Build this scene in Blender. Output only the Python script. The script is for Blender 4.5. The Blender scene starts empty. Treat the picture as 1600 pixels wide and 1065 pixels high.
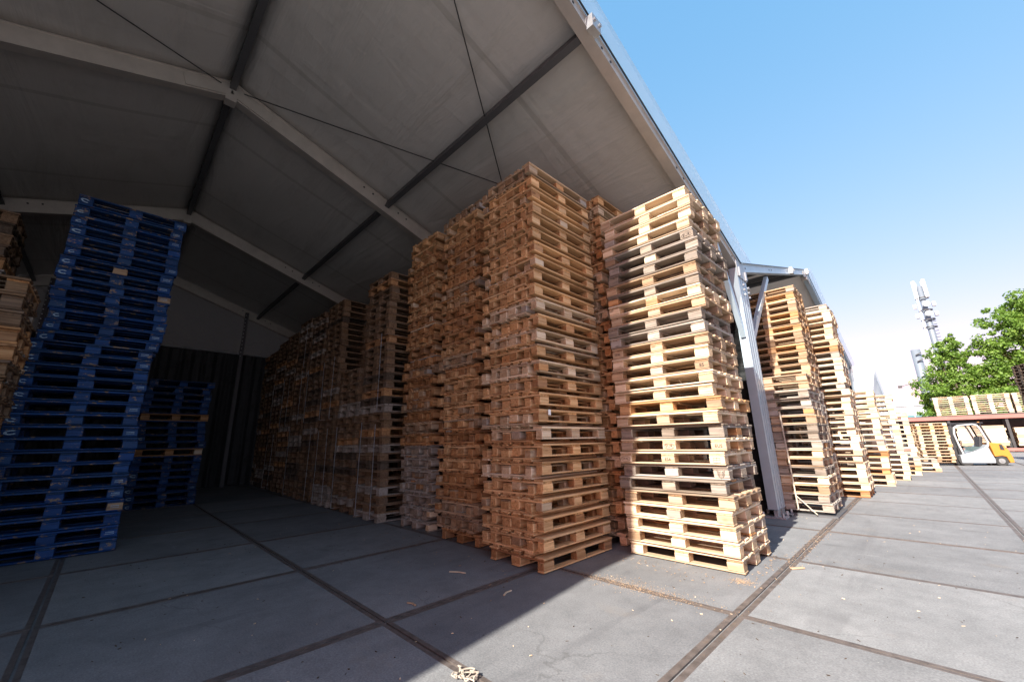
import bpy, bmesh, math, random
from math import radians, sin, cos, pi
from mathutils import Vector, Matrix

random.seed(11)
SC = bpy.context.scene
COL = SC.collection
D = bpy.data

# ------------------------------------------------------------------ camera
CAM_H = 1.2
cam_d = D.cameras.new('camera')
cam_d.sensor_width = 36.0
cam_d.lens = 13.95
cam_d.clip_start = 0.05
cam_d.clip_end = 3000
cam = D.objects.new('camera', cam_d)
COL.objects.link(cam)
# rows: world X, Y, Z expressed in camera axes (right, down, forward)
RM = ((0.70218995, -0.18879217, -0.68650331),
      (0.71171712, 0.1594467, 0.68413119),
      (-0.01969792, -0.9689862, 0.24632849))
cam.matrix_world = Matrix(((RM[0][0], -RM[0][1], -RM[0][2], 0),
                           (RM[1][0], -RM[1][1], -RM[1][2], 0),
                           (RM[2][0], -RM[2][1], -RM[2][2], CAM_H),
                           (0, 0, 0, 1)))
SC.camera = cam

# ------------------------------------------------------------------ light
SUN_H = Vector((-0.125, 1.38))          # horizontal travel of the light per metre of fall
EL = math.atan(1 / SUN_H.length)
world = D.worlds.new('World')
SC.world = world
world.use_nodes = True
wn = world.node_tree.nodes
wl = world.node_tree.links
wn.clear()
sky = wn.new('ShaderNodeTexSky')
sky.sky_type = 'NISHITA'
sky.sun_disc = False
sky.sun_elevation = EL
sky.sun_rotation = math.atan2(-SUN_H.x, -SUN_H.y)
sky.altitude = 0
sky.air_density = 1.0
sky.dust_density = 1.0
sky.ozone_density = 1.5
bg = wn.new('ShaderNodeBackground')
bg.inputs['Strength'].default_value = 0.15
wo = wn.new('ShaderNodeOutputWorld')
# hazy spring sky: the range between zenith and horizon is flatter, in green and blue above all
sp = wn.new('ShaderNodeSeparateColor')
cb = wn.new('ShaderNodeCombineColor')
wl.new(sky.outputs[0], sp.inputs[0])
for i, (pw, am) in enumerate(((0.93, 0.725), (0.42, 0.632), (0.25, 0.79))):
    a1 = wn.new('ShaderNodeMath'); a1.operation = 'MULTIPLY'; a1.inputs[1].default_value = 0.321
    a2 = wn.new('ShaderNodeMath'); a2.operation = 'POWER'; a2.inputs[1].default_value = pw
    a3 = wn.new('ShaderNodeMath'); a3.operation = 'MULTIPLY'; a3.inputs[1].default_value = am / 0.321
    wl.new(sp.outputs[i], a1.inputs[0]); wl.new(a1.outputs[0], a2.inputs[0]); wl.new(a2.outputs[0], a3.inputs[0])
    wl.new(a3.outputs[0], cb.inputs[i])
wl.new(cb.outputs[0], bg.inputs[0])
wl.new(bg.outputs[0], wo.inputs[0])
sun_d = D.lights.new('sun', 'SUN')
sun_d.energy = 5.0
sun_d.angle = radians(0.53)
sun_d.color = (1.0, 0.945, 0.85)
sun = D.objects.new('sun', sun_d)
COL.objects.link(sun)
sun.rotation_euler = Vector((SUN_H.x, SUN_H.y, -1)).to_track_quat('-Z', 'Y').to_euler()
vs = SC.view_settings
vs.view_transform = 'Standard'
vs.look = 'None'
vs.exposure = 1.45
vs.gamma = 1.0
vs.use_curve_mapping = False
SC.cycles.max_bounces = 10
SC.cycles.diffuse_bounces = 6
SC.cycles.transparent_max_bounces = 12
SC.cycles.sample_clamp_indirect = 4.0

# ------------------------------------------------------------------ helpers
def tag(o, label=None, cat=None, group=None, kind=None):
    if label: o['label'] = label
    if cat: o['category'] = cat
    if group: o['group'] = group
    if kind: o['kind'] = kind
    return o

def link(name, mesh, parent=None, loc=(0, 0, 0), rot=None):
    o = D.objects.new(name, mesh)
    COL.objects.link(o)
    o.location = loc
    if rot: o.rotation_euler = rot
    if parent: o.parent = parent
    return o

def empty(name, loc=(0, 0, 0), rz=0.0):
    o = D.objects.new(name, None)
    o.empty_display_size = 0.1
    COL.objects.link(o)
    o.location = loc
    o.rotation_euler = (0, 0, rz)
    return o

def mesh_of(name, bm, mat, smooth=False):
    me = D.meshes.new(name)
    bm.normal_update()
    bm.to_mesh(me)
    bm.free()
    for m in (mat if isinstance(mat, (list, tuple)) else [mat]):
        me.materials.append(m)
    if smooth:
        for p in me.polygons: p.use_smooth = True
    return me

def part(name, bm, mat, parent=None, smooth=False, loc=(0, 0, 0)):
    return link(name, mesh_of(name, bm, mat, smooth), parent, loc)

def box(bm, c, s, rz=0.0, M=None, mi=0):
    m = Matrix.Translation(c) @ Matrix.Rotation(rz, 4, 'Z') @ Matrix.Diagonal((s[0], s[1], s[2], 1))
    if M is not None: m = M @ m
    r = bmesh.ops.create_cube(bm, size=1.0, matrix=m)
    if mi:
        for f in {f for v in r['verts'] for f in v.link_faces}: f.material_index = mi
    return r['verts']

def beam(bm, p, q, w, h, up=(0, 0, 1), mi=0):
    """box from p to q, w wide across, h deep along the up direction"""
    p, q = Vector(p), Vector(q)
    x = (q - p); L = x.length; x.normalize()
    y = Vector(up).cross(x)
    if y.length < 1e-4: y = Vector((0, 1, 0)).cross(x)
    y.normalize(); z = x.cross(y)
    m = Matrix.Translation((p + q) / 2) @ Matrix((x, y, z)).transposed().to_4x4() @ Matrix.Diagonal((L, w, h, 1))
    r = bmesh.ops.create_cube(bm, size=1.0, matrix=m)
    if mi:
        for f in {f for v in r['verts'] for f in v.link_faces}: f.material_index = mi
    return r['verts']

def rod(bm, p, q, r, r2=None, seg=8, caps=True):
    p, q = Vector(p), Vector(q)
    x = q - p; L = x.length
    m = Matrix.Translation((p + q) / 2) @ x.to_track_quat('Z', 'Y').to_matrix().to_4x4()
    return bmesh.ops.create_cone(bm, cap_ends=caps, segments=seg, radius1=r, radius2=r if r2 is None else r2, depth=L, matrix=m)['verts']

def bevel(bm, w, seg=1):
    bmesh.ops.bevel(bm, geom=bm.edges[:], offset=w, segments=seg, affect='EDGES', profile=0.6)

# ------------------------------------------------------------------ materials
def new_mat(name):
    m = D.materials.new(name)
    m.use_nodes = True
    nt = m.node_tree
    b = nt.nodes['Principled BSDF']
    return m, nt, b

def ramp(nt, fac, stops):
    r = nt.nodes.new('ShaderNodeValToRGB')
    el = r.color_ramp.elements
    el[0].position, el[0].color = stops[0][0], (*stops[0][1], 1)
    el[1].position, el[1].color = stops[-1][0], (*stops[-1][1], 1)
    for p, c in stops[1:-1]:
        e = el.new(p); e.color = (*c, 1)
    nt.links.new(fac, r.inputs[0])
    return r.outputs[0]

def noise(nt, vec, scale, detail=4, rough=0.55, dist=0.0):
    n = nt.nodes.new('ShaderNodeTexNoise')
    n.inputs['Scale'].default_value = scale
    n.inputs['Detail'].default_value = detail
    n.inputs['Roughness'].default_value = rough
    n.inputs['Distortion'].default_value = dist
    if vec is not None: nt.links.new(vec, n.inputs['Vector'])
    return n.outputs['Fac']

def mixc(nt, fac, a, b, mode='MIX'):
    m = nt.nodes.new('ShaderNodeMix')
    m.data_type = 'RGBA'; m.blend_type = mode
    for sock, v in ((m.inputs[0], fac), (m.inputs[6], a), (m.inputs[7], b)):
        if hasattr(v, 'is_linked'): nt.links.new(v, sock)
        elif isinstance(v, (int, float)): sock.default_value = v
        else: sock.default_value = (*v, 1)
    return m.outputs[2]

def math_n(nt, op, a, b=None, clamp=False):
    m = nt.nodes.new('ShaderNodeMath'); m.operation = op; m.use_clamp = clamp
    for i, v in enumerate((a, b)):
        if v is None: continue
        if hasattr(v, 'is_linked'): nt.links.new(v, m.inputs[i])
        else: m.inputs[i].default_value = v
    return m.outputs[0]

def bump(nt, b, h, strength=0.3, dist=0.01):
    n = nt.nodes.new('ShaderNodeBump')
    n.inputs['Strength'].default_value = strength
    n.inputs['Distance'].default_value = dist
    nt.links.new(h, n.inputs['Height'])
    nt.links.new(n.outputs[0], b.inputs['Normal'])

def coords(nt, kind='Object'):
    return nt.nodes.new('ShaderNodeTexCoord').outputs[kind]

def mapped(nt, vec, scale):
    m = nt.nodes.new('ShaderNodeMapping')
    m.inputs['Scale'].default_value = scale
    nt.links.new(vec, m.inputs['Vector'])
    return m.outputs[0]

def wood(name, dark, mid, light, grey=(0.26, 0.24, 0.22), grey_amt=0.25, use_attr=False, chip=0.0, chip_col=(0.3, 0.2, 0.12), rough=0.85):
    m, nt, b = new_mat(name)
    if use_attr:
        a = nt.nodes.new('ShaderNodeAttribute'); a.attribute_name = 'piece'
        rnd = a.outputs['Fac']
    else:
        rnd = nt.nodes.new('ShaderNodeObjectInfo').outputs['Random']
    oc = coords(nt)
    off = nt.nodes.new('ShaderNodeCombineXYZ')
    for i, k in enumerate((37.0, 91.0, 53.0)):
        nt.links.new(math_n(nt, 'MULTIPLY', rnd, k), off.inputs[i])
    va = nt.nodes.new('ShaderNodeVectorMath'); va.operation = 'ADD'
    nt.links.new(oc, va.inputs[0]); nt.links.new(off.outputs[0], va.inputs[1])
    v = va.outputs[0]
    grain = noise(nt, mapped(nt, v, (2.2, 34, 34)), 1.0, 5, 0.6, 0.6)
    broad = noise(nt, mapped(nt, v, (1.6, 5, 5)), 1.0, 3, 0.5)
    fine = noise(nt, mapped(nt, v, (14, 160, 160)), 1.0, 2, 0.5)
    c = ramp(nt, grain, [(0.28, dark), (0.5, mid), (0.72, light)])
    # each board its own tone
    r2 = math_n(nt, 'FRACT', math_n(nt, 'MULTIPLY', rnd, 7.31))
    tone = ramp(nt, r2, [(0.0, (0.58, 0.52, 0.46)), (0.35, (0.86, 0.82, 0.78)), (0.7, (1.0, 1.0, 1.0)), (1.0, (1.16, 1.1, 1.02))])
    c = mixc(nt, 1.0, c, tone, 'MULTIPLY')
    # weather greying in patches, more on some boards
    r3 = math_n(nt, 'FRACT', math_n(nt, 'MULTIPLY', rnd, 13.7))
    g = math_n(nt, 'MULTIPLY', math_n(nt, 'ADD', math_n(nt, 'MULTIPLY', broad, 1.6), -0.45, True), math_n(nt, 'ADD', math_n(nt, 'MULTIPLY', r3, 0.9), grey_amt), True)
    g = math_n(nt, 'MULTIPLY', g, min(1.0, grey_amt * 2.0), True)
    c = mixc(nt, g, c, grey)
    # dark scuffs and damp stains
    st = noise(nt, mapped(nt, v, (5, 9, 9)), 1.0, 6, 0.68)
    sm = ramp(nt, st, [(0.60, (0, 0, 0)), (0.72, (1, 1, 1))])
    c = mixc(nt, math_n(nt, 'MULTIPLY', sm, 0.5), c, tuple(x * 0.42 for x in dark))
    # knots
    vo = nt.nodes.new('ShaderNodeTexVoronoi'); vo.feature = 'F1'; vo.inputs['Scale'].default_value = 1.0
    nt.links.new(mapped(nt, v, (3.2, 7, 7)), vo.inputs['Vector'])
    kn = ramp(nt, vo.outputs['Distance'], [(0.05, (1, 1, 1)), (0.13, (0, 0, 0))])
    c = mixc(nt, math_n(nt, 'MULTIPLY', kn, 0.7), c, tuple(x * 0.5 for x in dark))
    if chip:
        cn = noise(nt, mapped(nt, v, (7, 11, 11)), 1.3, 8, 0.75)
        cm = ramp(nt, cn, [(0.66 - chip, (0, 0, 0)), (0.70 - chip, (1, 1, 1))])
        c = mixc(nt, cm, c, chip_col)
    # sawn ends: darker, ringed
    sx = nt.nodes.new('ShaderNodeSeparateXYZ')
    nt.links.new(coords(nt, 'Normal'), sx.inputs[0])
    endf = math_n(nt, 'GREATER_THAN', math_n(nt, 'ABSOLUTE', sx.outputs[0]), 0.75)
    if use_attr: endf = 0.0
    wv = nt.nodes.new('ShaderNodeTexWave'); wv.wave_type = 'RINGS'; wv.rings_direction = 'X'
    wv.inputs['Scale'].default_value = 34; wv.inputs['Distortion'].default_value = 3.0
    nt.links.new(v, wv.inputs['Vector'])
    eg = mixc(nt, 1.0, c, ramp(nt, wv.outputs['Fac'], [(0.2, (0.62, 0.54, 0.46)), (0.8, (0.95, 0.86, 0.76))]), 'MULTIPLY')
    c = mixc(nt, endf, c, eg)
    nt.links.new(c, b.inputs['Base Color'])
    b.inputs['Roughness'].default_value = rough
    b.inputs['Specular IOR Level'].default_value = 0.25
    bump(nt, b, math_n(nt, 'ADD', grain, math_n(nt, 'MULTIPLY', fine, 0.5)), 0.35, 0.004)
    return m

PAL = {
    'pale': dict(dark=(0.46, 0.32, 0.20), mid=(0.68, 0.545, 0.395), light=(0.78, 0.66, 0.51), grey_amt=0.10),
    'warm': dict(dark=(0.36, 0.19, 0.08), mid=(0.64, 0.40, 0.205), light=(0.76, 0.53, 0.31), grey_amt=0.10),
    'brown': dict(dark=(0.24, 0.105, 0.042), mid=(0.48, 0.25, 0.105), light=(0.60, 0.36, 0.18), grey_amt=0.18),
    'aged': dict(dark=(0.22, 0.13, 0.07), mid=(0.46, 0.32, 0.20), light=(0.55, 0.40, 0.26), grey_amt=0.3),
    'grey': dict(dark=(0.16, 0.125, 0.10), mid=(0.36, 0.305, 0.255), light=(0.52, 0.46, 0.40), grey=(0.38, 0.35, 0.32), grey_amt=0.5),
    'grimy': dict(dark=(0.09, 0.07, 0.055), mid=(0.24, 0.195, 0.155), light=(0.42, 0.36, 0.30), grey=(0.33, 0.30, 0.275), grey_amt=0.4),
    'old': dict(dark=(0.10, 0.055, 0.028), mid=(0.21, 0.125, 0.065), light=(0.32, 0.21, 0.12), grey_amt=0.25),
    'dark': dict(dark=(0.05, 0.035, 0.025), mid=(0.10, 0.072, 0.05), light=(0.16, 0.12, 0.085), grey_amt=0.15),
    'blue': dict(dark=(0.002, 0.024, 0.11), mid=(0.003, 0.042, 0.185), light=(0.008, 0.075, 0.28), grey=(0.03, 0.075, 0.16), grey_amt=0.45, chip=0.095, chip_col=(0.25, 0.17, 0.10), rough=0.6),
}
TONES = {k: wood(k + '_timber', **v) for k, v in PAL.items()}
STUFF_TONES = {k: wood(k + '_timber_far', use_attr=True, **PAL[k]) for k in ('pale', 'brown', 'grey', 'dark', 'old')}

def plain(name, col, rough=0.5, metal=0.0, var=0.12, scale=6.0, bumpy=0.0, spec=0.5, stain=None):
    m, nt, b = new_mat(name)
    oc = coords(nt)
    n = noise(nt, oc, scale, 5, 0.6)
    c = ramp(nt, n, [(0.3, tuple(x * (1 - var) for x in col)), (0.7, tuple(min(1, x * (1 + var)) for x in col))])
    if stain:
        s = ramp(nt, noise(nt, oc, scale * 0.35, 7, 0.7), [(0.55, (0, 0, 0)), (0.75, (1, 1, 1))])
        c = mixc(nt, math_n(nt, 'MULTIPLY', s, 0.6), c, stain)
    nt.links.new(c, b.inputs['Base Color'])
    b.inputs['Roughness'].default_value = rough
    b.inputs['Metallic'].default_value = metal
    b.inputs['Specular IOR Level'].default_value = spec
    if bumpy: bump(nt, b, noise(nt, oc, scale * 4, 5), bumpy, 0.01)
    return m

# tent fabric: heavy coated sheet with creases and faint dirt
def sheet_mat(name, col, crease=0.5, dirt=(0.2, 0.18, 0.15), thru=0.0, seam=0.0):
    m, nt, b = new_mat(name)
    oc = coords(nt)
    cr = noise(nt, mapped(nt, oc, (0.35, 2.4, 2.4)), 1.0, 4, 0.5, 1.4)
    cr2 = noise(nt, mapped(nt, oc, (3.0, 0.5, 0.5)), 1.0, 5, 0.55, 0.8)
    wv = nt.nodes.new('ShaderNodeTexWave'); wv.inputs['Scale'].default_value = 55; wv.inputs['Distortion'].default_value = 0.4
    nt.links.new(oc, wv.inputs['Vector'])
    dn = ramp(nt, noise(nt, mapped(nt, oc, (0.8, 1.6, 1.6)), 1.6, 7, 0.7), [(0.5, (0, 0, 0)), (0.85, (1, 1, 1))])
    c = mixc(nt, math_n(nt, 'MULTIPLY', dn, 0.35), col, dirt)
    sp = ramp(nt, noise(nt, mapped(nt, oc, (4, 26, 26)), 1.0, 3, 0.7), [(0.72, (0, 0, 0)), (0.78, (1, 1, 1))])
    c = mixc(nt, math_n(nt, 'MULTIPLY', sp, 0.16), c, dirt)
    if seam:
        sx = nt.nodes.new('ShaderNodeSeparateXYZ'); nt.links.new(oc, sx.inputs[0])
        wob = noise(nt, oc, 0.8, 2, 0.5)
        sm = math_n(nt, 'PINGPONG', math_n(nt, 'ADD', sx.outputs[0], math_n(nt, 'MULTIPLY', wob, 0.03)), seam / 2)
        ln = ramp(nt, math_n(nt, 'DIVIDE', sm, seam / 2), [(0.962, (0, 0, 0)), (0.97, (1, 1, 1))])
        c = mixc(nt, math_n(nt, 'MULTIPLY', ln, 0.28), c, dirt)
    nt.links.new(c, b.inputs['Base Color'])
    b.inputs['Roughness'].default_value = 0.55
    b.inputs['Specular IOR Level'].default_value = 0.35
    h = math_n(nt, 'ADD', math_n(nt, 'ADD', cr, math_n(nt, 'MULTIPLY', cr2, 0.5)), math_n(nt, 'MULTIPLY', wv.outputs['Fac'], 0.01))
    bump(nt, b, h, crease, 0.12)
    if thru:
        tr = nt.nodes.new('ShaderNodeBsdfTranslucent'); nt.links.new(c, tr.inputs['Color'])
        mx = nt.nodes.new('ShaderNodeMixShader'); mx.inputs[0].default_value = thru
        nt.links.new(b.outputs[0], mx.inputs[1]); nt.links.new(tr.outputs[0], mx.inputs[2])
        nt.links.new(mx.outputs[0], nt.nodes['Material Output'].inputs[0])
    return m

M_SHEET = sheet_mat('coated_tent_sheet', (0.52, 0.495, 0.47), 0.35, seam=2.33)
M_SHEET_BOUNCE = sheet_mat('bounce_lit_sheet', (0.72, 0.68, 0.64), 0.2)  # second tent's sheet, lightened to stand for bounce off the sunlit ground
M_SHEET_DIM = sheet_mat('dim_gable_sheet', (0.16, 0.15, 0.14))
M_SHEET_WHITE = sheet_mat('white_tent_sheet', (0.78, 0.79, 0.80), 0.1, (0.7, 0.7, 0.69), 0.4)
M_SHEET_BLUEISH = sheet_mat('pale_tent_sheet', (0.84, 0.87, 0.90), 0.1, (0.75, 0.78, 0.8), 0.45)
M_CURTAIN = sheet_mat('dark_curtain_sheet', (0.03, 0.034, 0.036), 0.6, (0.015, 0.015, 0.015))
M_ALU = plain('brushed_aluminium', (0.56, 0.51, 0.46), 0.45, 0.5, 0.08, 5, 0.05, stain=(0.40, 0.37, 0.34))
M_ALU_SKY = plain('sky_tinted_aluminium', (0.42, 0.51, 0.58), 0.38, 0.3, 0.06, 4, 0.03, stain=(0.5, 0.5, 0.5))  # aluminium with the sky's blue reflection put into its base colour
M_PURLIN = plain('dull_purlin_metal', (0.10, 0.10, 0.105), 0.55, 0.3, 0.1, 5)
M_STEEL_DARK = plain('dark_steel', (0.05, 0.05, 0.052), 0.5, 0.5, 0.2, 8)
M_GALV = plain('galvanised_steel', (0.45, 0.47, 0.49), 0.45, 0.6, 0.15, 9)
M_STRAP = plain('steel_strapping', (0.62, 0.64, 0.68), 0.35, 0.6, 0.1, 9)
M_WHITE = plain('white_paint', (0.78, 0.79, 0.8), 0.45, 0.0, 0.05, 4)
M_INK = plain('stamp_ink', (0.05, 0.035, 0.03), 0.8, 0.0, 0.3, 40)
M_MARK = plain('faded_white_mark', (0.30, 0.42, 0.52), 0.7, 0.0, 0.6, 40, stain=(0.03, 0.08, 0.22))
M_TAN = plain('tan_strap', (0.42, 0.36, 0.29), 0.6, 0, 0.15, 9)
M_RUBBER = plain('tyre_rubber', (0.03, 0.03, 0.03), 0.85, 0, 0.2, 10)

m, nt, b = new_mat('clear_pvc_flap')
b.inputs['Base Color'].default_value = (0.72, 0.84, 0.93, 1)
b.inputs['Roughness'].default_value = 0.18
b.inputs['Alpha'].default_value = 0.45
M_CLEAR = m
m, nt, b = new_mat('tinted_glass')
b.inputs['Base Color'].default_value = (0.10, 0.16, 0.16, 1)
b.inputs['Roughness'].default_value = 0.05
b.inputs['Alpha'].default_value = 0.35
M_GLASS = m

# concrete slabs
def concrete(name, grid=False):
    m, nt, b = new_mat(name)
    geo = nt.nodes.new('ShaderNodeNewGeometry')
    p = geo.outputs['Position']
    if not grid:
        of = nt.nodes.new('ShaderNodeCombineXYZ')
        rn = nt.nodes.new('ShaderNodeObjectInfo').outputs['Random']
        nt.links.new(math_n(nt, 'MULTIPLY', rn, 43.0), of.inputs[0]); nt.links.new(math_n(nt, 'MULTIPLY', rn, 71.0), of.inputs[1])
        av = nt.nodes.new('ShaderNodeVectorMath'); av.operation = 'ADD'
        nt.links.new(p, av.inputs[0]); nt.links.new(of.outputs[0], av.inputs[1])
        ps = av.outputs[0]
    else:
        ps = p
    big = noise(nt, mapped(nt, ps, (0.9, 0.9, 0.9)), 1.0, 5, 0.6)
    med = noise(nt, mapped(nt, ps, (5.0, 4.2, 3)), 1.0, 8, 0.75)
    fine = noise(nt, p, 95, 3, 0.6)
    c = ramp(nt, big, [(0.3, (0.158, 0.16, 0.164)), (0.55, (0.202, 0.204, 0.208)), (0.75, (0.238, 0.239, 0.242))])
    c = mixc(nt, 1.0, c, ramp(nt, med, [(0.3, (0.80, 0.80, 0.80)), (0.55, (1, 1, 1)), (0.75, (1.1, 1.09, 1.07))]), 'MULTIPLY')
    c = mixc(nt, 1.0, c, ramp(nt, fine, [(0.3, (0.78, 0.78, 0.79)), (0.5, (1, 1, 1)), (0.72, (1.25, 1.25, 1.24))]), 'MULTIPLY')
    # tyre scuffs: long faint streaks along the lane
    sc = ramp(nt, noise(nt, mapped(nt, p, (3.5, 0.25, 1)), 1.0, 5, 0.65, 0.5), [(0.56, (0, 0, 0)), (0.74, (1, 1, 1))])
    c = mixc(nt, math_n(nt, 'MULTIPLY', sc, 0.45), c, (0.12, 0.12, 0.125))
    rot = nt.nodes.new('ShaderNodeMapping'); rot.inputs['Rotation'].default_value = (0, 0, 1.0); rot.inputs['Scale'].default_value = (5.0, 0.22, 1)
    nt.links.new(p, rot.inputs['Vector'])
    ty = ramp(nt, noise(nt, rot.outputs[0], 1.0, 3, 0.5, 0.9), [(0.62, (0, 0, 0)), (0.70, (1, 1, 1))])
    ty = math_n(nt, 'MULTIPLY', ty, ramp(nt, noise(nt, p, 1.1, 3, 0.6), [(0.45, (0, 0, 0)), (0.62, (1, 1, 1))]))
    c = mixc(nt, math_n(nt, 'MULTIPLY', ty, 0.4), c, (0.10, 0.10, 0.105))
    vc = nt.nodes.new('ShaderNodeTexVoronoi'); vc.feature = 'DISTANCE_TO_EDGE'; vc.inputs['Scale'].default_value = 0.8
    wj = nt.nodes.new('ShaderNodeVectorMath'); wj.operation = 'ADD'
    nz = nt.nodes.new('ShaderNodeTexNoise'); nz.inputs['Scale'].default_value = 3.0; nz.inputs['Detail'].default_value = 5
    nt.links.new(ps, nz.inputs['Vector'])
    sc2 = nt.nodes.new('ShaderNodeVectorMath'); sc2.operation = 'SCALE'; sc2.inputs['Scale'].default_value = 0.45
    nt.links.new(nz.outputs['Color'], sc2.inputs[0]); nt.links.new(ps, wj.inputs[0]); nt.links.new(sc2.outputs[0], wj.inputs[1])
    nt.links.new(wj.outputs[0], vc.inputs['Vector'])
    ck = ramp(nt, vc.outputs['Distance'], [(0.002, (1, 1, 1)), (0.006, (0, 0, 0))])
    ck = math_n(nt, 'MULTIPLY', ck, ramp(nt, noise(nt, ps, 0.9, 2, 0.5), [(0.52, (0, 0, 0)), (0.60, (1, 1, 1))]))
    c = mixc(nt, math_n(nt, 'MULTIPLY', ck, 0.35), c, (0.06, 0.058, 0.055))
    oil = ramp(nt, noise(nt, mapped(nt, ps, (1.7, 1.7, 1)), 1.0, 3, 0.5, 0.3), [(0.70, (0, 0, 0)), (0.76, (1, 1, 1))])
    c = mixc(nt, math_n(nt, 'MULTIPLY', oil, 0.35), c, (0.08, 0.078, 0.075))
    # pale scrapes
    pw = ramp(nt, noise(nt, mapped(nt, p, (1.2, 5.5, 1)), 1.0, 6, 0.75), [(0.64, (0, 0, 0)), (0.74, (1, 1, 1))])
    c = mixc(nt, math_n(nt, 'MULTIPLY', pw, 0.35), c, (0.42, 0.41, 0.40))
    # sawdust stain, brownish
    sd = ramp(nt, noise(nt, mapped(nt, p, (0.9, 1.3, 1)), 1.0, 7, 0.72), [(0.60, (0, 0, 0)), (0.78, (1, 1, 1))])
    c = mixc(nt, math_n(nt, 'MULTIPLY', sd, 0.3), c, (0.33, 0.25, 0.17))
    # dark specks of bark and dirt
    dk = ramp(nt, noise(nt, mapped(nt, p, (26, 40, 20)), 1.0, 4, 0.7), [(0.72, (0, 0, 0)), (0.77, (1, 1, 1))])
    c = mixc(nt, math_n(nt, 'MULTIPLY', dk, 0.55), c, (0.06, 0.05, 0.045))
    lt = ramp(nt, noise(nt, mapped(nt, p, (70, 55, 20)), 1.0, 2, 0.5), [(0.76, (0, 0, 0)), (0.80, (1, 1, 1))])
    c = mixc(nt, math_n(nt, 'MULTIPLY', lt, 0.5), c, (0.6, 0.58, 0.55))
    if not grid:
        oi = nt.nodes.new('ShaderNodeObjectInfo').outputs['Random']
        c = mixc(nt, 1.0, c, ramp(nt, oi, [(0, (0.84, 0.84, 0.85)), (1, (1.1, 1.1, 1.09))]), 'MULTIPLY')
    nt.links.new(c, b.inputs['Base Color'])
    b.inputs['Roughness'].default_value = 0.85
    b.inputs['Specular IOR Level'].default_value = 0.3
    bump(nt, b, math_n(nt, 'ADD', fine, math_n(nt, 'MULTIPLY', med, 0.8)), 0.25, 0.004)
    return m
M_CONC = concrete('concrete')
M_CONC_FAR = concrete('concrete_far', True)
M_EDGE = plain('rusty_steel_edge', (0.13, 0.108, 0.098), 0.6, 0.3, 0.35, 14, 0.2, stain=(0.20, 0.14, 0.09))

# ------------------------------------------------------------------ ground
bm = bmesh.new()
bmesh.ops.create_grid(bm, x_segments=1, y_segments=1, size=900)
ground = part('ground', bm, M_CONC_FAR, loc=(0, 0, 0.001))
tag(ground, kind='structure')

P = 1.73
GX0, GY0 = -1.14, 1.56
slab_meshes, edge_meshes = [], []
for k in range(3):
    bm = bmesh.new()
    g = 0.008
    box(bm, (0, 0, -0.05), (P - 2 * g - 0.08, P - 2 * g - 0.0604, 0.1))
    slab_meshes.append(mesh_of('concrete_slab', bm, M_CONC))
bm = bmesh.new()
s = P / 2 - g
for sx in (-1, 1): box(bm, (sx * (s - 0.020), 0, -0.0495), (0.040, 2 * s, 0.1))
for sy in (-1, 1): box(bm, (0, sy * (s - 0.015), -0.0495), (2 * s - 0.0802, 0.030, 0.1))
edge_mesh = mesh_of('steel_edge', bm, M_EDGE)
for i in range(-9, 5):
    for j in range(-3, 16):
        x, y = GX0 + P * (i + 0.5), GY0 + P * (j + 0.5)
        o = link('concrete_slab', slab_meshes[(i * 7 + j) % 3], ground, (x, y, 0.012 - random.random() * 0.004))
        o.rotation_euler = (random.uniform(-.0012, .0012), random.uniform(-.0012, .0012), 0)
        link('steel_edge', edge_mesh, o)

# ------------------------------------------------------------------ storage tent
FX = [-1.84, -6.5, -11.2, -16.0]
OVER = -1.77

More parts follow.
